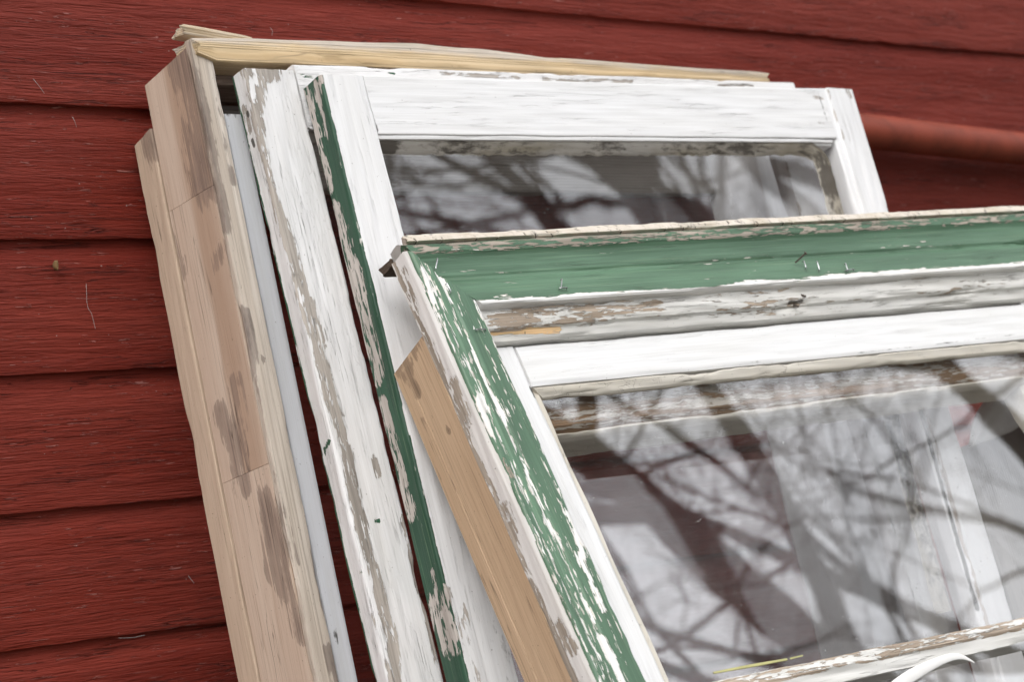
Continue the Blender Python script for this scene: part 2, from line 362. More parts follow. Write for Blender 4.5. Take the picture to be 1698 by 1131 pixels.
_seed = [0]
def sweep(mb, P, Q, prof, ds=.004, dw=.002, e0=None, e1=None, rough=.0003, chip=.0, wavy=0.0, turn=False, gseed=None, caps=True, jag=0.0, open_=False, chipsc=(25, 90)):
    """board from P to Q (a,b) with cross-section prof [(w,d)..]; w grows to the RIGHT of P->Q seen from the front"""
    P = np.array(P, float); Q = np.array(Q, float)
    L = np.linalg.norm(Q - P); t = (Q - P) / L; r = np.array([t[1], -t[0]])
    prof = [np.array(p, float) for p in prof]; np_ = len(prof)
    pts = []; corner = []
    for i in range(np_ if not open_ else np_ - 1):
        a, b = prof[i], prof[(i + 1) % np_]
        k = max(1, int(math.ceil(np.linalg.norm(b - a) / dw)))
        for j in range(k):
            pts.append(a + (b - a) * j / k); corner.append(1.0 if j == 0 else 0.0)
    if open_: pts.append(prof[-1]); corner.append(1.0)
    pts = np.array(pts); corner = np.array(corner); m_ = len(pts)
    cpos = pts[corner > 0]
    # only real corners (turn more than 25 deg) count as arris
    real = []
    for i in range(np_):
        a, b, c = prof[i - 1], prof[i], prof[(i + 1) % np_]
        u1 = (b - a) / (np.linalg.norm(b - a) + 1e-9); u2 = (c - b) / (np.linalg.norm(c - b) + 1e-9)
        if u1 @ u2 < .9: real.append(b)
    cen = pts.mean(0)
    if real:
        dd = np.min(np.linalg.norm(pts[:, None, :] - np.array(real)[None], axis=2), axis=1)
        edge = np.exp(-dd / .0025)
    else: edge = np.zeros(m_)
    s0 = np.array([e0(*p) if e0 else 0.0 for p in pts]); s1 = np.array([L + (e1(*p) if e1 else 0.0) for p in pts])
    N = max(2, int(L / ds))
    tt = np.linspace(0, 1, N + 1)
    if gseed is None: _seed[0] += 1; gseed = _seed[0]
    g0 = np.array([gseed * 1.37, gseed * 2.11, gseed * .73])
    s_ = s0[None] * (1 - tt[:, None]) + s1[None] * tt[:, None]
    w_ = np.repeat(pts[None, :, 0], N + 1, 0); d_ = np.repeat(pts[None, :, 1], N + 1, 0)
    ed = np.repeat(edge[None], N + 1, 0)
    q = np.stack([s_, w_, d_], -1).reshape(-1, 3) + g0
    if jag:
        j = (wob(q, (0, 260, 200), 1) + .6 * wob(q, (0, 700, 500), 2)) * jag
        fall = np.exp(-(np.minimum(s_ - s0, s1 - s_) / .012)).reshape(-1)
        sg = np.where((s_ - s0) < (s1 - s_), 1, -1).reshape(-1)
        s_ = s_ + (j * fall * sg).reshape(s_.shape)
    if rough or chip:
        c = np.clip(wob(q, (chipsc[0], chipsc[1], chipsc[1]), 0) + .5 * wob(q, (chipsc[0] * 4, 200, 200), 1) - .35, 0, 2) * chip
        to = cen - pts; to /= (np.linalg.norm(to, axis=1)[:, None] + 1e-9)
        cc = (c.reshape(N + 1, m_) * ed)
        w_ = w_ + cc * to[None, :, 0]; d_ = d_ + cc * to[None, :, 1]
        nz = wob(q, (30, 300, 300), 2).reshape(N + 1, m_) * rough
        w_ = w_ + nz * to[None, :, 0]; d_ = d_ + nz * to[None, :, 1]
    if wavy:
        w_ = w_ + wavy * wob(np.stack([s_.ravel() + g0[0]] * 3, -1), (9, 4, 0), 1).reshape(w_.shape)
    V = np.empty((N + 1, m_, 3))
    V[..., 0] = P[0] + s_ * t[0] + w_ * r[0]; V[..., 1] = P[1] + s_ * t[1] + w_ * r[1]; V[..., 2] = d_
    G = np.stack([s_, w_, d_], -1).reshape(-1, 3)
    if turn: G = G[:, [1, 0, 2]]
    G = G + g0
    mm = m_ if not open_ else m_ - 1
    f = []
    for i in range(N):
        for j in range(mm):
            j2 = (j + 1) % m_
            f.append((i * m_ + j, i * m_ + j2, (i + 1) * m_ + j2, (i + 1) * m_ + j))
    if caps and not open_:
        f.append(tuple(range(m_ - 1, -1, -1))); f.append(tuple(N * m_ + j for j in range(m_)))
    mb.add(V.reshape(-1, 3), f, G, ed.ravel())
    return mb

def rect(w0, w1, d0, d1, bev=.0012):
    """cross-section of a board, arrises eased"""
    return [(w0, d0), (w0, d1 - bev), (w0 + bev * .35, d1 - bev * .3), (w0 + bev, d1), (w1 - bev, d1), (w1 - bev * .35, d1 - bev * .3), (w1, d1 - bev), (w1, d0)]

def tube(mb, pts, rad, k=6):
    pts = np.array(pts, float); n = len(pts)
    rad = np.broadcast_to(np.asarray(rad, float), (n,))
    tg = np.gradient(pts, axis=0); tg /= np.linalg.norm(tg, axis=1)[:, None] + 1e-12
    ref = np.array([.31, .2, .93]); a = np.cross(tg, ref); a /= np.linalg.norm(a, axis=1)[:, None] + 1e-12
    b = np.cross(tg, a)
    an = np.arange(k) * 2 * math.pi / k
    V = pts[:, None] + rad[:, None, None] * (np.cos(an)[None, :, None] * a[:, None] + np.sin(an)[None, :, None] * b[:, None])
    f = [(i * k + j, i * k + (j + 1) % k, (i + 1) * k + (j + 1) % k, (i + 1) * k + j) for i in range(n - 1) for j in range(k)]
    f += [tuple(range(k - 1, -1, -1)), tuple((n - 1) * k + j for j in range(k))]
    V = V.reshape(-1, 3); return mb.add(V, f, V)

def segdist(V, pts):
    pts = np.array(pts, float)
    if len(pts) == 1: return np.linalg.norm(V - pts[0], axis=1)
    D = np.full(len(V), 9.0)
    for a, b in zip(pts[:-1], pts[1:]):
        ab = b - a; t = np.clip(((V - a) @ ab) / (ab @ ab + 1e-12), 0, 1)
        D = np.minimum(D, np.linalg.norm(V - (a + t[:, None] * ab), axis=1))
    return D

def blobs(*bl):
    """bl: (attribute, [(a,b,d)..], radius, strength) - worn, green or dirty patches on a part"""
    def hook(V, A):
        for kind, pts, r, st in bl:
            d = segdist(V, pts)
            x = np.clip(1.35 - .85 * d / r, 0, 1) * abs(st)
            if st < 0: A[kind][:] = A[kind] - x
            else: A[kind][:] = np.maximum(A[kind], x)
    return hook

def chain(*hooks):
    def hook(V, A):
        for h in hooks:
            if h: h(V, A)
    return hook
def setattr_if(kind, fn):
    def hook(V, A): A[kind][:] = np.maximum(A[kind], fn(V))
    return hook

def thing(name, label, cat, mat=None, group=None):
    o = bpy.data.objects.new(name, None); COL.objects.link(o); o.empty_display_size = .1
    if mat is not None: o.matrix_world = mat
    o['label'] = label; o['category'] = cat
    if group: o['group'] = group
    return o
def tag(o, label=None, cat=None, group=None, kind=None):
    for k, v in (('label', label), ('category', cat), ('group', group), ('kind', kind)):
        if v: o[k] = v
    return o

# frames recovered from the photograph
FA = Frame((0, 0, 0), (1, 0, 0), (0, .28628, .95815), (0, -.95815, .28628))
FB = Frame((.04483, -.03554, -.0215), (.99828, -.05861, .00127), (.01958, .35383, .93511), (-.05526, -.93347, .35437))
FC = Frame((.11338, -.08365, -.03038), (.99608, -.08814, .00804), (.02506, .368, .92949), (-.08489, -.92564, .36877))
FE = Frame((.10064, -.21656, -.35879), (.99253, -.11526, .0401), (.03253, .5666, .82335), (-.11762, -.81589, .56612))
def P3(F, pts, d): return [tuple(F.px(x, y, d)) + (d,) for x, y in pts]
def S3(F, pts, a):
    out = []
    for x, y in pts:
        b, d = F.sx(x, y, a); out.append((a, b, d))
    return out

# ------------------------------------------------------------------ ground
def grid_ground():
    mb = MB(); R = 300.0
    xs = np.array([-R, -60, -20, -8, -4, -2, 0, 2, 4, 8, 20, 60, R]); n = len(xs)
    V = [(x, y, 0.0) for x in xs for y in xs]
    f = [(i * n + j, (i + 1) * n + j, (i + 1) * n + j + 1, i * n + j + 1) for i in range(n - 1) for j in range(n - 1)]
    mb.add(V, f, V)
    return tag(mb.build('ground', 'ground'), kind='structure')
grid_ground()

# ------------------------------------------------------------------ red clapboard wall
WY = .118                                   # lap line plane of the siding
def make_wall():
    mb = MB()
    joints = Z0 - .055
    x0, x1 = -3.5, 7.0
    prof = []                               # (y, z) of one board, z measured down from its top joint, y towards viewer negative
    def board(k):
        zt = joints - .15 * k
        z = zt
        pr = [(.0055, .004)]
        for i in range(9):                  # cove
            t = i / 8
            pr.append((.0055 - .0060 * (t * t * (3 - 2 * t)), -.002 - .036 * t))
        pr += [(-.0005 - .0015 * i / 22, -.040 - .104 * i / 22) for i in range(1, 22)]
        pr += [(-.002, -.1452), (-.0012, -.1488), (.0015, -.1500), (.013, -.1500)]
        pr = np.array(pr); n = len(pr)
        near = -1.0 <= k <= 5
        N = 1050 if -2 <= k <= 6 else 120
        xs = np.linspace(x0, x1, N)
        sag = .0012 * np.sin(xs * 1.7 + k * 2.1) + .0006 * np.sin(xs * 9 + k)
        V = np.empty((N, n, 3))
        V[..., 0] = xs[:, None]; V[..., 1] = WY + pr[None, :, 0]; V[..., 2] = z + pr[None, :, 1] + sag[:, None]
        q = V.reshape(-1, 3) + k * 3.3
        d = wob(q, (14, 1, 130), 0) * .0005 + wob(q, (3, 1, 30), 1) * .0008
        lipm = np.zeros(n); lipm[-4:-1] = 1
        d = d.reshape(N, n)
        V[..., 1] += d
        V[..., 2] += lipm[None] * np.clip(wob(np.stack([xs * 1.0 + k] * 3, -1), (60, 25, 9), 2), 0, 2)[:, None] * .0012
        G = np.stack([V[..., 0], V[..., 2], V[..., 1] * .3 + k * 1.7], -1).reshape(-1, 3)
        f = [(i * n + j, i * n + j + 1, (i + 1) * n + j + 1, (i + 1) * n + j) for i in range(N - 1) for j in range(n - 1)]
        mb.add(V.reshape(-1, 3), f, G)
    for k in range(-9, 8): board(k)
    # wall body behind the siding
    bx = [(x0, WY + .014, .02), (x1, WY + .014, .02), (x1, WY + .20, .02), (x0, WY + .20, .02)]
    top = joints + 9 * .15
    V = bx + [(x, y, top) for x, y, _ in bx]
    mb.add(V, [(0, 1, 5, 4), (1, 2, 6, 5), (2, 3, 7, 6), (3, 0, 4, 7), (4, 5, 6, 7), (3, 2, 1, 0)], V)
    o = mb.build('clapboard_wall', 'red', smooth=50)
    return tag(o, 'red painted clapboard house wall behind the leaning windows', 'wall')
make_wall()

# ------------------------------------------------------------------ slanting red pipe on the wall
def wallpt(x, y, off=0.0):
    r = WM @ np.array([x - 849.0, y - 565.5, FPX]) / FPX
    t = (WY + Z0 * 0 - off - CAM[1]) / r[1]
    return CAM + t * r
def make_pipe():
    a = wallpt(1432, 217, .035); b = wallpt(1698, 247, .035)
    d = (b - a) / np.linalg.norm(b - a)
    p0, p1 = a - d * .10, b + d * .9
    mb = MB()
    tube(mb, [p0 + (p1 - p0) * t for t in np.linspace(0, 1, 24)], .0262, 28)
    o = mb.build('drain_pipe', 'pipe')
    cl = MB(); c = b + d * .35
    tube(cl, [c - d * .018, c - d * .017, c + d * .017, c + d * .018], [.0265, .0295, .0295, .0265], 28)
    st = cl.build('pipe_clamp', 'pipe', o)
    return tag(o, 'orange red painted pipe slanting along the red wall', 'pipe')
make_pipe()

# ------------------------------------------------------------------ A: raw box frame against the wall
def build_A():
    F = FA; t = thing('box_frame', 'raw pine window box frame leaning deepest against the red wall', 'window frame', F.matrix()); yo = -F.b0
    B = F.b0
    def bl(kind, pts, r, st=1, d=0.0): return (kind, P3(F, pts, d), r, st)
    def sb(kind, pts, r, st=1, a=0.0): return (kind, S3(F, pts, a), r, st)
    # wide jamb, finger jointed from three lengths; side face is a = 0
    mb = MB(); cuts = [0.0, -.155, -.468, B + .002]
    ang = [0, .012, -.010, 0]
    for i in range(3):
        sweep(mb, (0, cuts[i] - (.0004 if i else 0)), (0, cuts[i + 1]), [(0, -.0975), (0, -.0085), (-.024, -.0085), (-.024, -.0975)], ds=.005, dw=.0025,
              rough=.0002, chip=.0008,
              e0=(lambda w, d: -.1 * (d + .05)) if i == 0 else None)
    h = blobs(sb('dirt', [(310, 75), (332, 150), (340, 230), (345, 285)], .034, 1.05), sb('dirt', [(300, 95), (318, 150)], .026, .9),
              sb('dirt', [(392, 640), (400, 720), (408, 790)], .014, .5), sb('dirt', [(370, 690), (395, 745), (400, 800)], .016, .7),
              sb('dirt', [(440, 830), (455, 905), (470, 960), (490, 1010), (500, 1040)], .016, .85), sb('dirt', [(455, 890), (462, 940)], .02, .8),
              sb('dirt', [(303, 430), (306, 455)], .006, .62), sb('dirt', [(350, 440), (385, 400)], .012, .42),
              sb('dirt', [(268, 330), (300, 430)], .004, .35))
    mb.build('jamb', 'rawpink', t, yo, hook=h)
    # thin strip nailed on the front of the jamb (grey side, whitewashed face)
    mb = MB()
    sweep(mb, (0, .012), (0, B + .002), [(-.0004, -.0075), (-.0004, -.0012), (-.0012, 0), (-.027, 0), (-.0282, -.0012), (-.0282, -.0075)], ds=.004, dw=.002, rough=.0003, chip=.0022, e0=lambda w, d: w * -.5)
    h = blobs(bl('dirt', [(365, 180), (374, 208)], .004, .8), bl('dirt', [(383, 282), (388, 302)], .004, .8), bl('dirt', [(352, 112), (366, 185), (383, 285)], .004, .42), bl('dirt', [(437, 594), (437, 600)], .0028, .9),
              bl('dirt', [(402, 520), (416, 600), (425, 700)], .009, .8), bl('dirt', [(440, 740), (470, 850), (490, 930)], .006, .62),
              bl('dirt', [(548, 1080), (560, 1131)], .008, .9), sb('dirt', [(318, 70), (350, 270), (370, 380)], .009, .75))
    mb.build('front_strip', 'chalk', t, yo, hook=h)
    # back board, slightly proud of the jamb
    mb = MB()
    sweep(mb, (-.001, -.055), (-.001, B + .002), rect(-.03, .001, -.137, -.1005), ds=.006, dw=.003, rough=.0004, chip=.0015, e0=lambda w, d: -.2 * (d + .1))
    mb.build('back_board', 'rawpale', t, yo, hook=blobs(sb('dirt', [(240, 215), (250, 255)], .014, .7)))
    # pale grey plastic stop inside
    mb = MB(); d = -.012
    p = [F.px(372, 188, d), F.px(484, 730, d)]; wv = F.px(394, 188, d)[0] - p[0][0] + .012
    sweep(mb, p[0], (p[0][0] + .0, B + .004), rect(-.003 - .022, .0, d - .03, d, .002), ds=.02, dw=.004, rough=0)
    mb.build('inner_stop', 'pvc', t, yo, hook=blobs(('dirt', [(.04, -.2, d), (.041, -.205, d)], .003, .9), ('dirt', [(.05, -.46, d), (.05, -.47, d)], .003, .9), ('dirt', [(.045, -.66, d), (.047, -.668, d)], .003, .9), ('dirt', [(.03, -.07, d), (.05, -.07, d)], .01, .5), ('dirt', [(.0285, -.1, d), (.029, -.9, d)], .004, .42)))
    # head board, split and weathered
    mb = MB()
    P, Q = (.006, .0100), (.951, .018)
    prof = [(.0138, -.034), (.0138, .0022), (.0128, .0040), (.009, .0046), (.002, .0044), (-.0025, .0030), (-.0045, -.001), (-.0045, -.034)]
    sweep(mb, P, Q, prof, ds=.004, dw=.0016, rough=.0006, chip=.004, jag=.004, chipsc=(9, 60))
    def shape(V, A):
        a = V[:, 0]; b = V[:, 1]; base = .0100 + (a - .006) * .0085
        rel = b - base
        up = np.interp(a, [0, .08, .2, .33, .46, .54, .75, .95], [-.001, .003, .0060, .0092, .0072, .0025, .0, -.0015])
        lo = np.interp(a, [0, .03, .05, .33, .6, .75, .95], [.0, .0105, .0105, .0075, .0055, .004, .0005])
        V[:, 1] = b + np.clip((rel + .003) / .006, 0, 1) * up - np.where(rel < -.0095, lo, 0)
        A['green'][:] = np.clip(.50 + (V[:, 1] - base) * 34, 0, .85) + .3 * np.clip(a - .45, 0, .5)
    mb.build('head_board', 'rawhead', t, yo, hook=shape)
    mb = MB()
    sweep(mb, (.004, .0290), (.084, .0215), [(.006, -.03), (.006, -.010), (-.001, -.007), (-.006, -.012), (-.0065, -.03)], ds=.003, dw=.0015, rough=.0006, chip=.002, jag=.004, e1=lambda w, d: -w * 2.5)
    mb.build('head_splinter', 'rawhead', t, yo, hook=setattr_if('green', lambda V: .5 + 0 * V[:, 0]))
    # head underside board and deeper rail seen through the glass
    mb = MB(); sweep(mb, (.026, -.014), (.93, -.006), rect(-.024, .012, -.098, -.0345), ds=.01, dw=.005)
    mb.build('head_rail', 'rawgrey', t, yo, hook=blobs(('dirt', [(.03, -.02, -.06), (.12, -.02, -.06)], .03, .7)))
    mb = MB(); sweep(mb, (.026, -.030), (.886, -.024), rect(0.0, .103, -.098, -.084), ds=.01, dw=.005, chip=.001)
    mb.build('transom_board', 'greyboard', t, yo)
    # right jamb
    mb = MB(); sweep(mb, (.889, .0), (.889, B + .002), rect(-.098, 0, -.098, -.002), ds=.008, dw=.004, chip=.001)
    mb.build('jamb', 'white', t, yo)
    mb = MB(); sweep(mb, (.03, B + .03), (.885, B + .03), rect(-.02, .026, -.098, -.004), ds=.02, dw=.01)
    mb.build('sill', 'rawgrey', t, yo)
build_A()

# ------------------------------------------------------------------ sashes
def pane(name, a0, a1, b0, b1, d, mat, parent, yo, th=.003):
    mb = MB(); V = [(a, b, z) for z in (d - th, d) for a, b in ((a0, b0), (a1, b0), (a1, b1), (a0, b1))]
    mb.add(V, [(0, 3, 2, 1), (4, 5, 6, 7), (0, 1, 5, 4), (1, 2, 6, 5), (2, 3, 7, 6), (3, 0, 4, 7)], V)
    return mb.build(name, mat, parent, yo)

def build_B():
    F = FB; t = thing('window_sash', 'narrow visible white sash with grey weathered stile between box frame and green edged sash', 'window sash', F.matrix(), 'old white window sashes'); yo = -F.b0
    B = F.b0
    def bl(kind, pts, r, st=1, d=0.0): return (kind, P3(F, pts, d), r, st)
    def sb(kind, pts, r, st=1, a=0.0): return (kind, S3(F, pts, a), r, st)
    mb = MB()
    sweep(mb, (0, 0), (.002, B + .002), [(-.0680, -.025), (-.0680, -.0015), (-.0660, 0), (-.004, 0), (-.0013, -.0013), (0, -.004), (0, -.025)], ds=.004, dw=.0018, rough=.0004, chip=.0028)
    streak = [(432, 120), (432, 165), (425, 190), (432, 230), (442, 300), (462, 350), (487, 420), (508, 510), (528, 570), (545, 650), (560, 690), (572, 740), (590, 830), (612, 920), (634, 1000), (650, 1060), (655, 1131)]
    h = chain(blobs(bl('wear', streak, .0075, .88), bl('wear', [(402, 135), (412, 200), (430, 265)], .008, .8), bl('wear', [(415, 118), (450, 120)], .012, .8),
              bl('wear', [(515, 500), (535, 570)], .008, .7), bl('wear', [(592, 850), (598, 890)], .004, .75), bl('wear', [(615, 1020), (620, 1050)], .004, .7), bl('wear', [(621, 760), (628, 790)], .004, .8),
              bl('wear', [(668, 860), (690, 960), (712, 1040), (725, 1100)], .005, .62), bl('green', [(622, 863), (629, 865)], .0018, 1),
              sb('wear', [(405, 180), (412, 215)], .006, .8), sb('dirt', [(418, 232), (421, 240)], .003, 1), sb('dirt', [(410, 187), (412, 192)], .003, 1),
              bl('wear', [(655, 700), (680, 800), (700, 900)], .004, .55)),
              setattr_if('green', lambda V: np.clip((-.0205 - V[:, 2]) * 300, 0, .8) * (V[:, 0] < .01)),
              blobs(sb('green', [(546, 732), (538, 743), (538, 752)], .0024, 1), sb('green', [(605, 945), (594, 949)], .0024, 1)))
    mb.build('stile', 'weathered', t, yo, hook=h)
    # top rail, just under the head board
    mb = MB()
    sweep(mb, (.0685, .009), (.868, .0195), rect(0.0, .081, -.024, -.0008, .0015), ds=.005, dw=.002, rough=.0004, chip=.003)
    top = [F.px(x, y, 0) for x, y in ((640, 122), (800, 128), (950, 130), (1150, 140), (1300, 145))]
    h = blobs(bl('green', [(500, 124), (520, 126)], .003, .62), bl('green', [(645, 120), (655, 121)], .003, .66),
              bl('wear', [(730, 120), (860, 128)], .0025, .66), bl('wear', [(900, 130), (1050, 134)], .003, .66), bl('wear', [(1180, 141), (1250, 142)], .003, .66),
              bl('dirt', [(500, 215), (515, 215)], .004, .9))
    mb.build('rail', 'weathered', t, yo, hook=h)
    mb = MB()
    sweep(mb, (.806, -.0628), (.796, B + .002), rect(-.066, -.0004, -.025, 0), ds=.006, dw=.0022, rough=.0004, chip=.002)
    h = blobs(('wear', [(.808, -.1, 0), (.802, -.5, 0)], .003, .55), ('dirt', [(.808, -.35, 0), (.802, -.7, 0)], .003, .5))
    mb.build('stile', 'white', t, yo, hook=h)
    mb = MB(); sweep(mb, (.0665, B + .05), (.79, B + .05), rect(-.03, .045, -.024, -.001), ds=.01, dw=.004); mb.build('rail', 'weathered', t, yo)
    mb = MB(); sweep(mb, (.066, -.0725), (.80, -.0605), [(0, -.02), (0, -.006), (.010, -.013), (.010, -.02)], ds=.006, dw=.002, chip=.002)
    mb.build('putty', 'moldy', t, yo, hook=setattr_if('dirt', lambda V: .35 + 0 * V[:, 0]))
    pane('glass_pane', .062, .806, B + .07, -.068, -.016, 'glassB', t, yo)
build_B()

def build_C():
    F = FC; t = thing('window_sash', 'clean white sash with chipped dark green left edge, behind the green cased window', 'window sash', F.matrix(), 'old white window sashes'); yo = -F.b0
    B = F.b0
    def bl(kind, pts, r, st=1, d=0.0): return (kind, P3(F, pts, d), r, st)
    def sb(kind, pts, r, st=1, a=0.0): return (kind, S3(F, pts, a), r, st)
    mb = MB()
    sweep(mb, (0, .001), (0, B + .002), [(-.0574, -.036), (-.0574, -.0008), (-.0566, 0), (-.0028, 0), (-.0008, -.0012), (0, -.004), (0, -.036)], ds=.004, dw=.0018, rough=.0003, chip=.0012)
    bare = [sb('wear', p, r * 1.7, .95) for p, r in (
        ([(508, 150), (520, 180), (533, 240), (548, 310)], .005), ([(525, 140), (528, 160)], .005),
        ([(528, 160), (536, 195), (543, 235)], .0026),
        ([(560, 350), (575, 400), (600, 500), (622, 580), (632, 620)], .008), ([(590, 450), (612, 560)], .010),
        ([(640, 670), (655, 720), (672, 790), (690, 850)], .006), ([(735, 1010), (750, 1060)], .012), ([(745, 980), (748, 1020)], .004), ([(725, 950), (740, 1010)], .003))]
    h = chain(setattr_if('green', lambda V: np.where((V[:, 0] < .0045), .86, 0) * (V[:, 0] < .004 - V[:, 2] * .02)), blobs(*bare),
              setattr_if('green', lambda V: np.clip(1 - np.abs(V[:, 0] - .0012) / .0016, 0, 1) * .9 * (V[:, 2] > -.006)),
              blobs(bl('green', [(679, 745), (686, 765), (684, 772)], .0035, 1), bl('green', [(545, 190), (556, 225)], .004, .8), bl('wear', [(775, 1000), (800, 1131)], .006, .52), bl('dirt', [(770, 850), (810, 1000), (835, 1100)], .012, .36), bl('dirt', [(830, 1000), (850, 1131)], .012, .42),
                    bl('wear', [(531, 124), (534, 132)], .004, .9)))
    def taper(V, A): V[:, 0] -= np.where(V[:, 0] < .05, .0103 * np.clip(-V[:, 1], 0, .9) * (1 - V[:, 0] / .0574), 0)
    mb.build('stile', 'white', t, yo, hook=chain(h, taper))
    # top rail with beads below it
    mb = MB()
    sweep(mb, (.0577, .0012), (.7745, .0078), rect(0, .0718, -.035, -.0003, .0008), ds=.004, dw=.002, rough=.0003, chip=.0006)
    h = blobs(bl('dirt', [(600, 140), (625, 215)], .0022, .75), bl('dirt', [(1357, 150), (1378, 225)], .002, .6), bl('wear', [(1350, 160), (1362, 162)], .004, .85), bl('wear', [(1360, 205), (1368, 206)], .003, .8))
    mb.build('rail', 'white', t, yo, hook=h)
    mb = MB()
    sweep(mb, (.0577, -.0708), (.768, -.0642), [(0, -.03), (0, -.0025), (.0015, -.0018), (.0048, -.0022), (.0055, -.006), (.0075, -.0065), (.0085, -.0072), (.0085, -.03)], ds=.005, dw=.0012, chip=.0008)
    mb.build('bead', 'white', t, yo, hook=setattr_if('dirt', lambda V: .12 + .25 * (V[:, 2] < -.005)))
    # dirty old putty, rounded at the right hand corner
    mb = MB(); N = 150
    path = [(a, -.0793 + (a - .06) * .0092) for a in np.linspace(.0577, .716, 110)]
    c = np.array([.716, -.0733 - .026]); 
    for k in range(1, 14):
        th = math.radians(90 - 90 * k / 14); path.append((.716 + .030 * math.cos(th), -.0993 + .026 * math.sin(th)))
    path += [(.746 - .00002 * k + (-.05) * .003 * k, -.0993 - .003 * k) for k in range(0, 200)]
    path = [p for p in path if p[1] > B + .09]
    path = np.array(path); tg = np.gradient(path, axis=0); tg /= np.linalg.norm(tg, axis=1)[:, None]
    inn = np.stack([tg[:, 1], -tg[:, 0]], -1)       # to the right of travel = towards the glass
    pr = np.array([(-.006, -.004), (-.003, -.0048), (0, -.0062), (.003, -.0085), (.006, -.0108), (.009, -.0132), (.0105, -.0152)])
    sl_ = np.cumsum(np.r_[0, np.linalg.norm(np.diff(path, axis=0), axis=1)])
    V = np.empty((len(path), len(pr), 3)); G = np.empty_like(V)
    rag = .0012 * wob(np.stack([sl_] * 3, -1), (160, 60, 30), 0) + .0008 * wob(np.stack([sl_] * 3, -1), (420, 200, 30), 1)
    for j, (w_, d_) in enumerate(pr):
        k = (j / 6) ** 2
        V[:, j, :2] = path + inn * (w_ + rag * k)[:, None]; V[:, j, 2] = d_ + .0006 * wob(np.stack([sl_, sl_ * 0 + j, sl_], -1), (140, 9, 40), 2)
        G[:, j, 0] = sl_; G[:, j, 1] = w_; G[:, j, 2] = 3.3
    n = len(pr)
    mb.add(V.reshape(-1, 3), [(i * n + j, i * n + j + 1, (i + 1) * n + j + 1, (i + 1) * n + j) for i in range(len(path) - 1) for j in range(n - 1)], G.reshape(-1, 3))
    def dh(V, A):
        A['dirt'][:] = .50 + .16 * wob(V, (30, 30, 0), 0)
        for p, r, s_ in (((.07, -.08, -.008), .03, .8), ((.745, -.12, -.01), .05, .72), ((.6, -.08, -.008), .12, .55)):
            A['dirt'][:] = np.maximum(A['dirt'], s_ * np.clip(1.3 - np.linalg.norm(V - np.array(p), axis=1) / r, 0, 1))
        A['dirt'][:] = np.where(V[:, 2] < -.0138, .1, A['dirt'])
    mb.build('putty', 'moldy', t, yo, hook=dh)
    # right stile with a worn inner moulding
    mb = MB()
    sweep(mb, (.7748, .0092), (.745, B + .002), [(-.0575, -.036), (-.0575, -.0012), (-.0563, 0), (-.012, 0), (-.0105, -.001), (-.0095, -.0025), (-.003, -.003), (-.0004, -.0045), (-.0004, -.036)], ds=.004, dw=.0016, rough=.0003, chip=.0015)
    h = blobs(bl('wear', [(1374, 150), (1392, 215)], .0016, .8), bl('dirt', [(1383, 235), (1396, 340)], .0025, .55), bl('wear', [(1395, 215), (1400, 230)], .002, .8), bl('wear', [(1405, 150), (1410, 160)], .004, .75),
              ('dirt', [(.772, -.42, -.003), (.762, -.7, -.003)], .004, .7), ('wear', [(.778, -.45, 0), (.768, -.72, 0)], .004, .7))
    mb.build('stile', 'white', t, yo, hook=h)
    mb = MB(); sweep(mb, (.0577, B + .085), (.744, B + .085), rect(0, .083, -.035, -.0003), ds=.01, dw=.004); mb.build('rail', 'white', t, yo)
    pane('glass_pane', .055, .752, B + .08, -.07, -.0145, 'glassC', t, yo)
build_C()

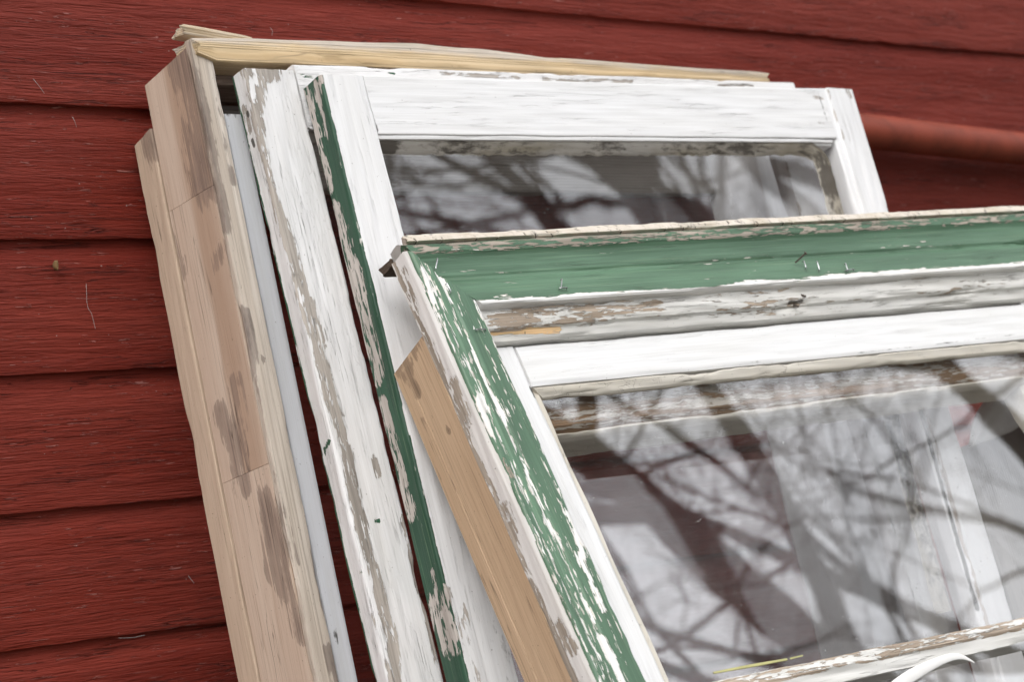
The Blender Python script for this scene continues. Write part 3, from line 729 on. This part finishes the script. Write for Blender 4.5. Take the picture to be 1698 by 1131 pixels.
# ------------------------------------------------------------------ E: green cased window in front
def build_E():
    F = FE; t = thing('cased_window', 'large glazed window with peeling green casing leaning in front', 'window', F.matrix()); yo = -F.b0
    B = F.b0
    def bl(kind, pts, r, st=1, d=.105): return (kind, P3(F, pts, d), r, st)
    def sb(kind, pts, r, st=1, a=0.0): return (kind, S3(F, pts, a), r, st)
    CF = .105
    # left casing: white side, green moulded face
    mb = MB()
    prof = [(0, .072), (-.001, .080), (-.0015, .097), (-.0042, CF - .002), (-.0065, CF), (-.012, CF - .0004), (-.0135, CF - .002), (-.016, CF - .0022), (-.020, CF - .0006), (-.0255, CF - .0010),
            (-.0275, CF - .0030), (-.030, CF - .0032), (-.0325, CF - .0014), (-.046, CF - .0012), (-.0588, CF - .0018), (-.0598, CF - .003), (-.0598, .072)]
    mit0 = lambda w, d: (-w) * 1.26
    sweep(mb, (0, .0915), (0, B + .004), prof, ds=.0035, dw=.0016, rough=.0004, chip=.0022, e0=mit0)
    def gl(V, A):
        a = V[:, 0]; d = V[:, 2]
        front = (d > CF - .0035) & (a > .0035)
        A['green'][:] = np.where(front, .74, 0)
        lines = [(.0145, .0018, .26), (.028, .0026, .27), (.0055, .0016, .2), (.0585, .0022, .22), (.037, .0012, .12)]
        along = wob(np.stack([a * 0, V[:, 1], a * 0], -1), (1, 14, 1), 0)
        for c, wd, k in lines:
            A['green'] -= front * k * np.exp(-((a - c - .0012 * along) / wd) ** 2) * np.clip(.75 + .6 * wob(np.stack([a * 0, V[:, 1], a * 0 + c * 90], -1), (1, 22, 1), 1), 0, 1.2)
        A['wear'][:] = np.where((d < .079) & (a < .02), .85, 0)
        A['wear'][:] = np.maximum(A['wear'], np.where((d < .0815) & (a < .01), .45, 0))
    h = chain(gl, blobs(bl('green', [(800, 510), (815, 540)], .0035, -.6), bl('green', [(700, 445), (720, 500)], .003, -.5), bl('green', [(962, 920), (1000, 1010)], .004, -.5), bl('green', [(795, 655), (812, 720)], .003, -.5), bl('green', [(1000, 1060), (1035, 1131)], .004, -.5),
                        bl('green', [(945, 850), (970, 920)], .004, -.5), bl('green', [(905, 860), (925, 890)], .004, -.4), bl('green', [(868, 620), (880, 655)], .003, -.5),
                        sb('green', [(686, 440), (697, 462)], .0022, .9), sb('wear', [(668, 450), (700, 540), (735, 620)], .006, .7), sb('wear', [(750, 640), (772, 700)], .010, .9), sb('wear', [(835, 840), (850, 880)], .009, .9), sb('wear', [(925, 1040), (945, 1075)], .010, .9), bl('dirt', [(815, 744), (822, 752)], .003, .9), bl('wear', [(835, 760), (850, 790)], .003, .6)))
    mb.build('casing', 'green', t, yo, hook=h)
    # top casing
    mb = MB()
    prof = [(-.0135, .072), (-.013, .0875), (-.0085, .0945), (-.002, CF - .0025), (.0065, CF - .0036), (.0085, CF - .0052), (.0125, CF - .0078), (.020, CF - .0100), (.028, CF - .0110), (.0335, CF - .0114), (.0355, CF - .0128), (.0385, CF - .0130), (.041, CF - .0108),
            (.046, CF - .0086), (.060, CF - .0046), (.0775, CF - .0006), (.0795, CF - .0022), (.0795, .058), (-.0135, .058)]
    prof = prof[:-2] + [(.0795, .072)]
    sweep(mb, (.004, .0915), (1.04, .0868), prof, ds=.0035, dw=.0016, rough=.0004, chip=.0026, e0=lambda w, d: max(0, w) * .78)
    def gt(V, A):
        a = V[:, 0]; w = .0915 - (a - .004) * .00454 - V[:, 1]; d = V[:, 2]
        front = (d > CF - .016) & (w > -.0095)
        A['green'][:] = np.where(front, .84, 0)
        A['wear'][:] = np.where(front & (w < .0095), .50 + .12 * wob(V, (14, 30, 0), 1), 0)
        lim = .0735 - np.clip(a - .25, 0, 1) * .004 + .0045 * wob(np.stack([a] * 3, -1), (26, 11, 5), 0) * np.interp(a, [.1, .3, .55, .7], [1, 1, .6, .25])
        A['green'][:] = A['green'] - .62 * np.clip((w - lim) / .005 + .45, 0, 1) * front
        A['green'][:] = np.where((w > .0795 - .001) & (d < CF - .003), 0.0, A['green'])
    h = chain(gt, blobs(bl('green', [(822, 487), (845, 485)], .003, -.6), bl('green', [(935, 493), (960, 488)], .004, -.5),
                        bl('wear', [(700, 398), (800, 395)], .003, .7), bl('dirt', [(811, 455), (812, 457)], .0022, 1), bl('dirt', [(1311, 397), (1312, 398)], .002, 1), bl('dirt', [(1303, 416), (1305, 417)], .002, 1)))
    mb.build('casing', 'green', t, yo, hook=h)
    # weathered cream cap strip on the top edge, crossed by cracks
    mb = MB()
    sweep(mb, (.010, .1045), (1.04, .0999), [(-.0115, .066), (-.0118, .0845), (-.0105, .0905), (-.001, .0985), (.0035, .0995), (.0035, .066)], ds=.0011, dw=.0014, rough=.0006, chip=.003, turn=True, jag=.003, e0=lambda w, d: .6 * max(0, .1 - d) - .2 * w)
    def cracks(V, A):
        rr = np.random.RandomState(5); a = V[:, 0]; v = .115 - V[:, 1]
        A['dirt'][:] = .08 + .10 * wob(V, (60, 20, 10), 1)
        for k in range(58):
            c = .02 + 1.0 * (k + rr.uniform(-.4, .4)) / 58; wd = rr.uniform(.0004, .0011); sl = rr.uniform(.3, 1.1); ln = rr.uniform(.007, .02)
            x = np.abs(a - c - sl * v - .0012 * wob(np.stack([v, v, v + k], -1), (300, 90, 3), 0))
            hit = np.clip(1.6 - x / wd, 0, 1) * (v < ln)
            A['dirt'][:] = np.maximum(A['dirt'], hit); V[:, 2] -= hit * .0012; V[:, 1] -= hit * .0008
    mb.build('cap_strip', 'cream', t, yo, hook=cracks)
    # dark broken block end behind the corner
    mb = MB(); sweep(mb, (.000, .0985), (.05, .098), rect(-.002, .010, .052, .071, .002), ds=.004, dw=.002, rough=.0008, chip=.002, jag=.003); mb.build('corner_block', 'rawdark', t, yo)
    # head (white, peeled to brown on its underside), from casing back to the sash
    mb = MB()
    sweep(mb, (.0605, .0255), (.99, .0232), [(-.06, .0), (-.06, .0715), (.0138, .0715), (.0138, .0938), (.0155, .0945), (.021, .0920), (.030, .0895), (.0338, .0872), (.0352, .0830), (.039, .0805), (.0446, .0775), (.0456, .0755), (.0456, .0)], ds=.004, dw=.0018, rough=.0006, chip=.0035)
    def hd(V, A):
        A['wear'][:] = np.clip(.14 + .2 * wob(V, (9, 40, 40), 0), 0, .45) * (V[:, 2] > .079)
    h = chain(hd, blobs(bl('wear', [(820, 530), (900, 522), (1010, 515), (1090, 508)], .009, .62, .091), bl('green', [(815, 553), (870, 550), (925, 546)], .0042, 1, .08), bl('dirt', [(866, 548), (870, 552)], .0025, .8, .08), bl('dirt', [(880, 538), (925, 534)], .0016, .8, .083), bl('wear', [(815, 540), (1000, 528)], .006, .55, .085), bl('dirt', [(830, 520), (1050, 512), (1090, 505)], .003, .45, .091), bl('dirt', [(900, 540), (1100, 520)], .002, .5, .087), bl('dirt', [(1310, 503), (1330, 500)], .005, .6, .088),
                        bl('wear', [(1310, 508), (1322, 506)], .004, .9, .085)))
    mb.build('head', 'peeled', t, yo, hook=h)
    # brown raw jamb on the left side with a lighter back strip
    mb = MB(); sweep(mb, (.0, -.0005), (0, B + .003), [(-.02, .0), (0.0, .0), (0, .0195), (-.0009, .0203), (0, .0212), (0, .0715), (-.022, .0715), (-.022, .03)], ds=.006, dw=.002, rough=.0002, chip=.0008)
    h = blobs(sb('dirt', [(695, 570), (672, 625), (690, 650)], .008, .55), sb('dirt', [(668, 622), (669, 624)], .003, 1), sb('dirt', [(683, 596), (684, 598)], .0025, 1), sb('dirt', [(655, 620), (695, 562)], .007, .62), sb('dirt', [(700, 700), (730, 790)], .005, .5), sb('dirt', [(800, 960), (830, 1050)], .006, .5), sb('dirt', [(742, 712), (744, 716)], .003, .8))
    mb.build('jamb', 'rawbrown', t, yo, hook=h)
    mb = MB(); sweep(mb, (.985, .0), (.985, B + .003), rect(0, .022, 0, .071), ds=.01, dw=.004); mb.build('jamb', 'peeled', t, yo)
    mb = MB(); sweep(mb, (.976, .0165), (.976, B + .004), rect(-.064, .001, .0725, CF - .001), ds=.006, dw=.003, chip=.001)
    mb.build('casing', 'green', t, yo, hook=setattr_if('green', lambda V: .75 + 0 * V[:, 0]))
    # sash: stile, rail, glazing bar
    SF = .070
    mb = MB(); sweep(mb, (.040, -.0218), (.040, B + .01), [(-.0690, .034), (-.0690, SF - .004), (-.0675, SF - .0012), (-.0655, SF), (-.001, SF), (0, SF - .001), (0, .034)], ds=.004, dw=.002, rough=.0003, chip=.001)
    mb.build('sash_stile', 'whiteclean', t, yo, hook=blobs(bl('dirt', [(884, 645), (890, 655)], .005, .8, SF), bl('dirt', [(835, 577), (878, 640)], .0012, .42, SF), bl('dirt', [(870, 668), (905, 690)], .004, .42, SF)))
    mb = MB(); sweep(mb, (.1093, -.0220), (.892, -.0255), [(0, .034), (0, SF - .0015), (.0012, SF), (.012, SF + .0006), (.046, SF - .0002), (.0502, SF - .0016), (.051, .034)], ds=.004, dw=.002, rough=.0003, chip=.0007)
    mb.build('sash_rail', 'whiteclean', t, yo, hook=blobs(bl('dirt', [(1000, 640), (1200, 608), (1500, 580)], .005, .25, SF), bl('dirt', [(900, 642), (1300, 600), (1698, 553)], .0018, .5, SF), bl('dirt', [(1180, 612), (1260, 603), (1330, 594)], .010, .36, SF), bl('dirt', [(960, 634), (1010, 628)], .008, .34, SF), bl('dirt', [(830, 574), (1200, 541), (1698, 500)], .0022, .42, SF)))
    mb = MB(); sweep(mb, (.892, -.0205), (.892, B + .01), rect(-.0700, 0, .034, SF), ds=.006, dw=.003, chip=.001); mb.build('sash_stile', 'whiteclean', t, yo)
    # putty bevels
    mb = MB(); sweep(mb, (.1095, -.0732), (.891, -.0766), [(0, .058), (0, SF - .0028), (.0015, SF - .0020), (.0105, .0635), (.0122, .0605), (.0122, .058)], ds=.003, dw=.0014, rough=.0006, chip=.003, e0=lambda w, d: w)
    mb.build('putty', 'putty', t, yo)
    mb = MB(); sweep(mb, (.1093, -.0745), (.1093, -.436), [(0, .058), (0, SF - .006), (-.004, SF - .0065), (-.0075, .0635), (-.0092, .0605), (-.0092, .058)], ds=.003, dw=.0014, rough=.0007, chip=.003)
    mb.build('putty', 'putty', t, yo, hook=setattr_if('dirt', lambda V: .12 + .18 * wob(V, (10, 40, 100), 0)))
    # glazing bar, paint lost on its top edge
    mb = MB(); sweep(mb, (.1093, -.4312), (.891, -.4298), [(0, .036), (0, .0645), (.002, .0665), (.0125, .0672), (.0145, .0655), (.018, .0635), (.0275, .0605), (.0285, .036)], ds=.0035, dw=.0016, rough=.0007, chip=.0026)
    mb.build('glazing_bar', 'peeled', t, yo, hook=setattr_if('wear', lambda V: np.where(V[:, 1] > -.4455, .36 + .16 * wob(V, (16, 40, 40), 0), .05)))
    mb = MB(); sweep(mb, (.1093, B + .11), (.891, B + .11), rect(0, .09, .034, SF), ds=.01, dw=.004); mb.build('sash_rail', 'whiteclean', t, yo)
    mb = MB(); sweep(mb, (.0, B + .065), (1.03, B + .065), rect(0, .06, .03, CF), ds=.01, dw=.004); mb.build('sill', 'peeled', t, yo)
    pane('glass_pane', .105, .896, -.437, -.066, .059, 'glassE', t, yo)
    pane('glass_pane', .105, .896, B + .10, -.452, .059, 'glassE', t, yo)
    # inner rail behind the glass: brown, thin old white, pale lip along its lower edge
    mb = MB(); sweep(mb, (.042, -.030), (.962, -.0285), [(0, .004), (0, .0465), (.052, .0455), (.078, .0425), (.084, .036), (.086, .004)], ds=.005, dw=.002, rough=.0005, chip=.002)
    mb.build('inner_rail', 'brownrail', t, yo)
    mb = MB(); sweep(mb, (.042, -.1165), (.93, -.111), [(0, .0), (0, .0405), (.0035, .0420), (.006, .039), (.0085, .034), (.0095, .0)], ds=.004, dw=.0015, rough=.0006, chip=.003)
    mb.build('lip', 'putty', t, yo)
    mb = MB(); sweep(mb, (.857, -.05), (.852, B + .05), [(-.09, .0), (-.09, .040), (-.012, .038), (-.003, .029), (0, .0)], ds=.005, dw=.002, chip=.002); mb.build('inner_stile', 'putty', t, yo)
    mb = MB(); sweep(mb, (.042, -.07), (.042, B + .05), [(-.062, .0), (-.062, .040), (-.012, .040), (-.003, .029), (0, .0)], ds=.005, dw=.002, chip=.002); mb.build('inner_stile', 'brownrail', t, yo)
    # staples, nails and sealant
    cas = [o for o in t.children if o.name.startswith('casing')]
    left, top = cas[0], cas[1]
    def pin(p, q, par, d=CF, up=.0012, r=.0007, name='staple', mat='metal'):
        a, b = F.px(*p, d), F.px(*q, d); mb = MB()
        z = d + up
        tube(mb, [(a[0], a[1], d - .002), (a[0], a[1], z - .0004), (a[0] * .9 + b[0] * .1, a[1] * .9 + b[1] * .1, z), (a[0] * .1 + b[0] * .9, a[1] * .1 + b[1] * .9, z), (b[0], b[1], z - .0004), (b[0], b[1], d - .002)], r, 6)
        return mb.build(name, mat, par, yo)
    for p, q, par in (((789, 547), (805, 547), left), ((740, 470), (747, 484), left), ((725, 429), (722, 445), top), ((1332, 433), (1336, 445), top), ((1354, 434), (1358, 448), top), ((1401, 437), (1405, 449), top), ((1402, 449), (1416, 447), top), ((931, 463), (930, 476), top), ((928, 478), (940, 478), top)):
        pin(p, q, par)
    a = F.px(1322, 432, CF); mb = MB()
    tube(mb, [(a[0], a[1], CF - .004), (a[0] + .006, a[1] + .002, CF + .010), (a[0] + .0064, a[1] + .0022, CF + .011), (a[0] + .0068, a[1] + .0024, CF + .0118)], [.0011, .0011, .0024, .0024], 8)
    mb.build('nail', 'rust', top, yo)
    hp = [o for o in t.children if o.name.startswith('head')][0]
    for x, y, d in ((1330, 489, .0915), (1318, 506, .086)):
        a = F.px(x, y, d); mb = MB(); tube(mb, [(a[0], a[1] + .004, d - .004), (a[0], a[1] - .004, d + .003), (a[0], a[1] - .0046, d + .0035)], [.0013, .0013, .0013], 8); mb.build('nail', 'rust', hp, yo)
    gp = [o for o in t.children if o.name.startswith('glass_pane')][0]
    mb = MB(); a, b = F.px(1183, 1117, .0592), F.px(1305, 1094, .0592); sweep(mb, a, b, [(-.0016, .0592), (-.0012, .0600), (.0012, .0600), (.0016, .0592)], ds=.003, dw=.001, rough=.0003, chip=.002, wavy=.0008); 
    a2, b2 = F.px(1310, 1093, .0592), F.px(1331, 1088, .0592); sweep(mb, a2, b2, [(-.001, .0592), (-.001, .0598), (.001, .0598), (.001, .0592)], ds=.003, dw=.001, rough=.0003)
    mb.build('sealant_strip', 'tape', gp, yo)
    # curl of peeling paint under the glazing bar
    bar = [o for o in t.children if o.name.startswith('glazing_bar')][0]
    mb = MB(); p = [F.px(x, y, .064) for x, y in ((1470, 1150), (1505, 1125), (1545, 1104), (1580, 1091), (1600, 1097), (1612, 1103))]
    zz = [.0665, .069, .071, .0705, .069, .0675]; ww = [.0075, .0068, .0050, .0034, .0015, .0004]
    V = []; f = []; n = 7
    for i, ((x, y), z, wd) in enumerate(zip(p, zz, ww)):
        for j in range(n):
            th = math.radians(-85 + (150 + 14 * (i % 2)) * j / (n - 1)); V.append((x + .3 * wd * math.sin(th) + .0006 * ((i * 7 + j * 3) % 3 - 1), y + wd * (1 + .18 * (i % 2)) * math.sin(th), z + wd * .38 * math.cos(th)))
    for i in range(len(p) - 1):
        for j in range(n - 1): f.append((i * n + j, i * n + j + 1, (i + 1) * n + j + 1, (i + 1) * n + j))
    mb.add(V, f, V); o = mb.build('paint_curl', 'paper', bar, yo)
    sm = o.modifiers.new('thickness', 'SOLIDIFY'); sm.thickness = .0008
    sb_ = o.modifiers.new('smooth', 'SUBSURF'); sb_.levels = sb_.render_levels = 2
build_E()

# ------------------------------------------------------------------ board and torn sheet to the right, seen through the front glass
def build_right():
    F = FC
    # the sheet hangs over the top of a grey board that leans on the wall right of the sashes
    q = FC.px(1592, 742, -.03)
    G = Frame((FC.O + q[0] * FC.h + q[1] * FC.u - .03 * FC.n) - np.array([0, 0, Z0]), FC.h, FC.u, FC.n)
    t = thing('wooden_board', 'grey weathered board leaning right of the white sash behind the front glass', 'board', G.matrix()); yo = -G.b0
    mb = MB(); sweep(mb, (0, .0), (.0, G.b0 + .002), rect(-.30, 0, -.02, 0), ds=.01, dw=.006, chip=.002, e0=lambda w, d: w * .16)
    mb.build('plank', 'greyboard', t, yo)
    s = thing('torn_sheet', 'torn white sheet draped on the grey board behind the front glass', 'sheet', G.matrix())
    mb = MB(); xs = np.linspace(-.02, .28, 40); nv = 10
    V = []; f = []
    for i, a in enumerate(xs):
        top = np.interp(a, [-.02, .0, .03, .06, .09, .13, .28], [-.002, .024, .046, .054, .07, .084, .086]) + .003 * math.sin(a * 70)
        low = np.interp(a, [-.02, .0, .06, .085, .12, .28], [-.012, -.006, .004, .012, -.03, -.07])
        for j in range(nv):
            b = top + (low - top) * j / (nv - 1); V.append((a, b, .030 + .010 * math.sin(a * 22 + j * .35) ** 2 + .004 * (1 - j / 9)))
    for i in range(len(xs) - 1):
        for j in range(nv - 1): f.append((i * nv + j, i * nv + j + 1, (i + 1) * nv + j + 1, (i + 1) * nv + j))
    mb.add(V, f, V); o = mb.build('sheet', 'paper', s, yo)
    sm = o.modifiers.new('thickness', 'SOLIDIFY'); sm.thickness = .0012
build_right()

# ------------------------------------------------------------------ small things caught on the wall
def wall_bits():
    def hair(pts, r, lab, nm='cobweb_thread', cat='cobweb', mat='thread', off=.003, grp='cobweb threads on the red wall'):
        mb = MB(); P = [wallpt(x, y, off + .002 * (i % 2)) for i, (x, y) in enumerate(pts)]
        tube(mb, P, r, 5); o = mb.build(nm, mat); return tag(o, lab, cat, grp)
    hair([(120, 193), (124, 201), (127, 210)], .0002, 'short white cobweb thread below the upper left board joint')
    hair([(143, 470), (144, 500), (146, 511), (152, 520), (158, 545)], .0002, 'longest pale cobweb thread, hanging on the fourth board at left')
    hair([(55, 130), (65, 142), (74, 155)], .0002, 'slanting cobweb thread just above the upper left board joint')
    hair([(197, 1059), (222, 1058), (240, 1054)], .0002, 'pale thread lying along the lowest board joint at left')
    hair([(312, 955), (317, 962), (322, 968), (316, 960)], .0002, 'small star shaped cobweb scrap left of the frame near the bottom')
    hair([(448, 45), (452, 50), (451, 58)], .0002, 'cobweb scrap on the wall above the split head board')
    mb = MB(); c = wallpt(93, 440, .006); V = []; f = []
    for i in range(6):
        for j in range(4):
            u, v = i / 5 - .5, j / 3 - .5; V.append(c + np.array([v * .007 * (1 - 3 * u * u), -.004 * math.cos(v * 4), u * .011]))
    for i in range(5):
        for j in range(3): f.append((i * 4 + j, i * 4 + j + 1, (i + 1) * 4 + j + 1, (i + 1) * 4 + j))
    mb.add(V, f, V); o = mb.build('dry_leaf', 'leaf'); tag(o, 'tiny curled dry leaf stuck on the red wall at left', 'leaf')
    sm = o.modifiers.new('thickness', 'SOLIDIFY'); sm.thickness = .0006
wall_bits()

# ------------------------------------------------------------------ bare trees across the yard, mirrored in the panes
def make_tree(x, y, H, seed, label, lean=(0, 0), r0=.16):
    rng = np.random.RandomState(seed); mbT = MB(); mbC = MB()
    def grow(p, d, L, r, lvl, mb):
        n = max(4, int(L / .22)); pts = [p]; rad = [r]; q = p.copy(); dd = d.copy()
        for i in range(n):
            dd = dd + rng.normal(0, (.045, .085, .11, .13, .14)[lvl], 3) + np.array([0, 0, .035 if lvl else .01]); dd /= np.linalg.norm(dd)
            q = q + dd * L / n; pts.append(q.copy()); rad.append(r * (1 - .72 * (i + 1) / n))
        tube(mb, pts, rad, 8 if lvl == 0 else (6 if lvl == 1 else 4))
        if lvl >= 4: return
        k = {0: 10, 1: 6, 2: 6, 3: 5}[lvl]
        for c in range(k):
            i = int(n * (.28 + .72 * (c + rng.uniform(0, 1)) / k)); i = min(i, n)
            az = rng.uniform(0, 6.283); td = pts[min(i, n)] - pts[max(i - 1, 0)]; td /= np.linalg.norm(td)
            a = np.cross(td, rng.normal(0, 1, 3)); a /= np.linalg.norm(a)
            sp = rng.uniform(.45, .95); nd = td * math.cos(sp) + a * math.sin(sp)
            grow(pts[i], nd / np.linalg.norm(nd), L * rng.uniform(.42, .62), max(rad[i] * .58, .0035), lvl + 1, mbC)
    d = np.array([lean[0], lean[1], 1.0]); d /= np.linalg.norm(d)
    grow(np.array([0, 0, -.05]), d, H, r0, 0, mbT)
    t = thing('bare_tree', label, 'tree', Matrix.Translation((x, y, 0)), 'bare trees mirrored in the window panes')
    mbT.build('trunk', 'bark', t); mbC.build('crown', 'bark', t)
TREES = True
if TREES:
    make_tree(4.95, -4.15, 12.5, 11, 'bare leafless tree whose forked trunk is mirrored in the front pane', (.0, .02), .13)
    make_tree(7.2, -4.6, 12.0, 5, 'bare leafless tree mirrored at the right of the front pane', (-.05, .03), .13)
    make_tree(6.4, -7.6, 11.5, 23, 'bare leafless tree mirrored in the upper sash pane', (0, 0), .13)
    make_tree(10.5, -7.5, 13, 31, 'far bare leafless tree mirrored at the right of the upper sash pane', (0, 0), .2)
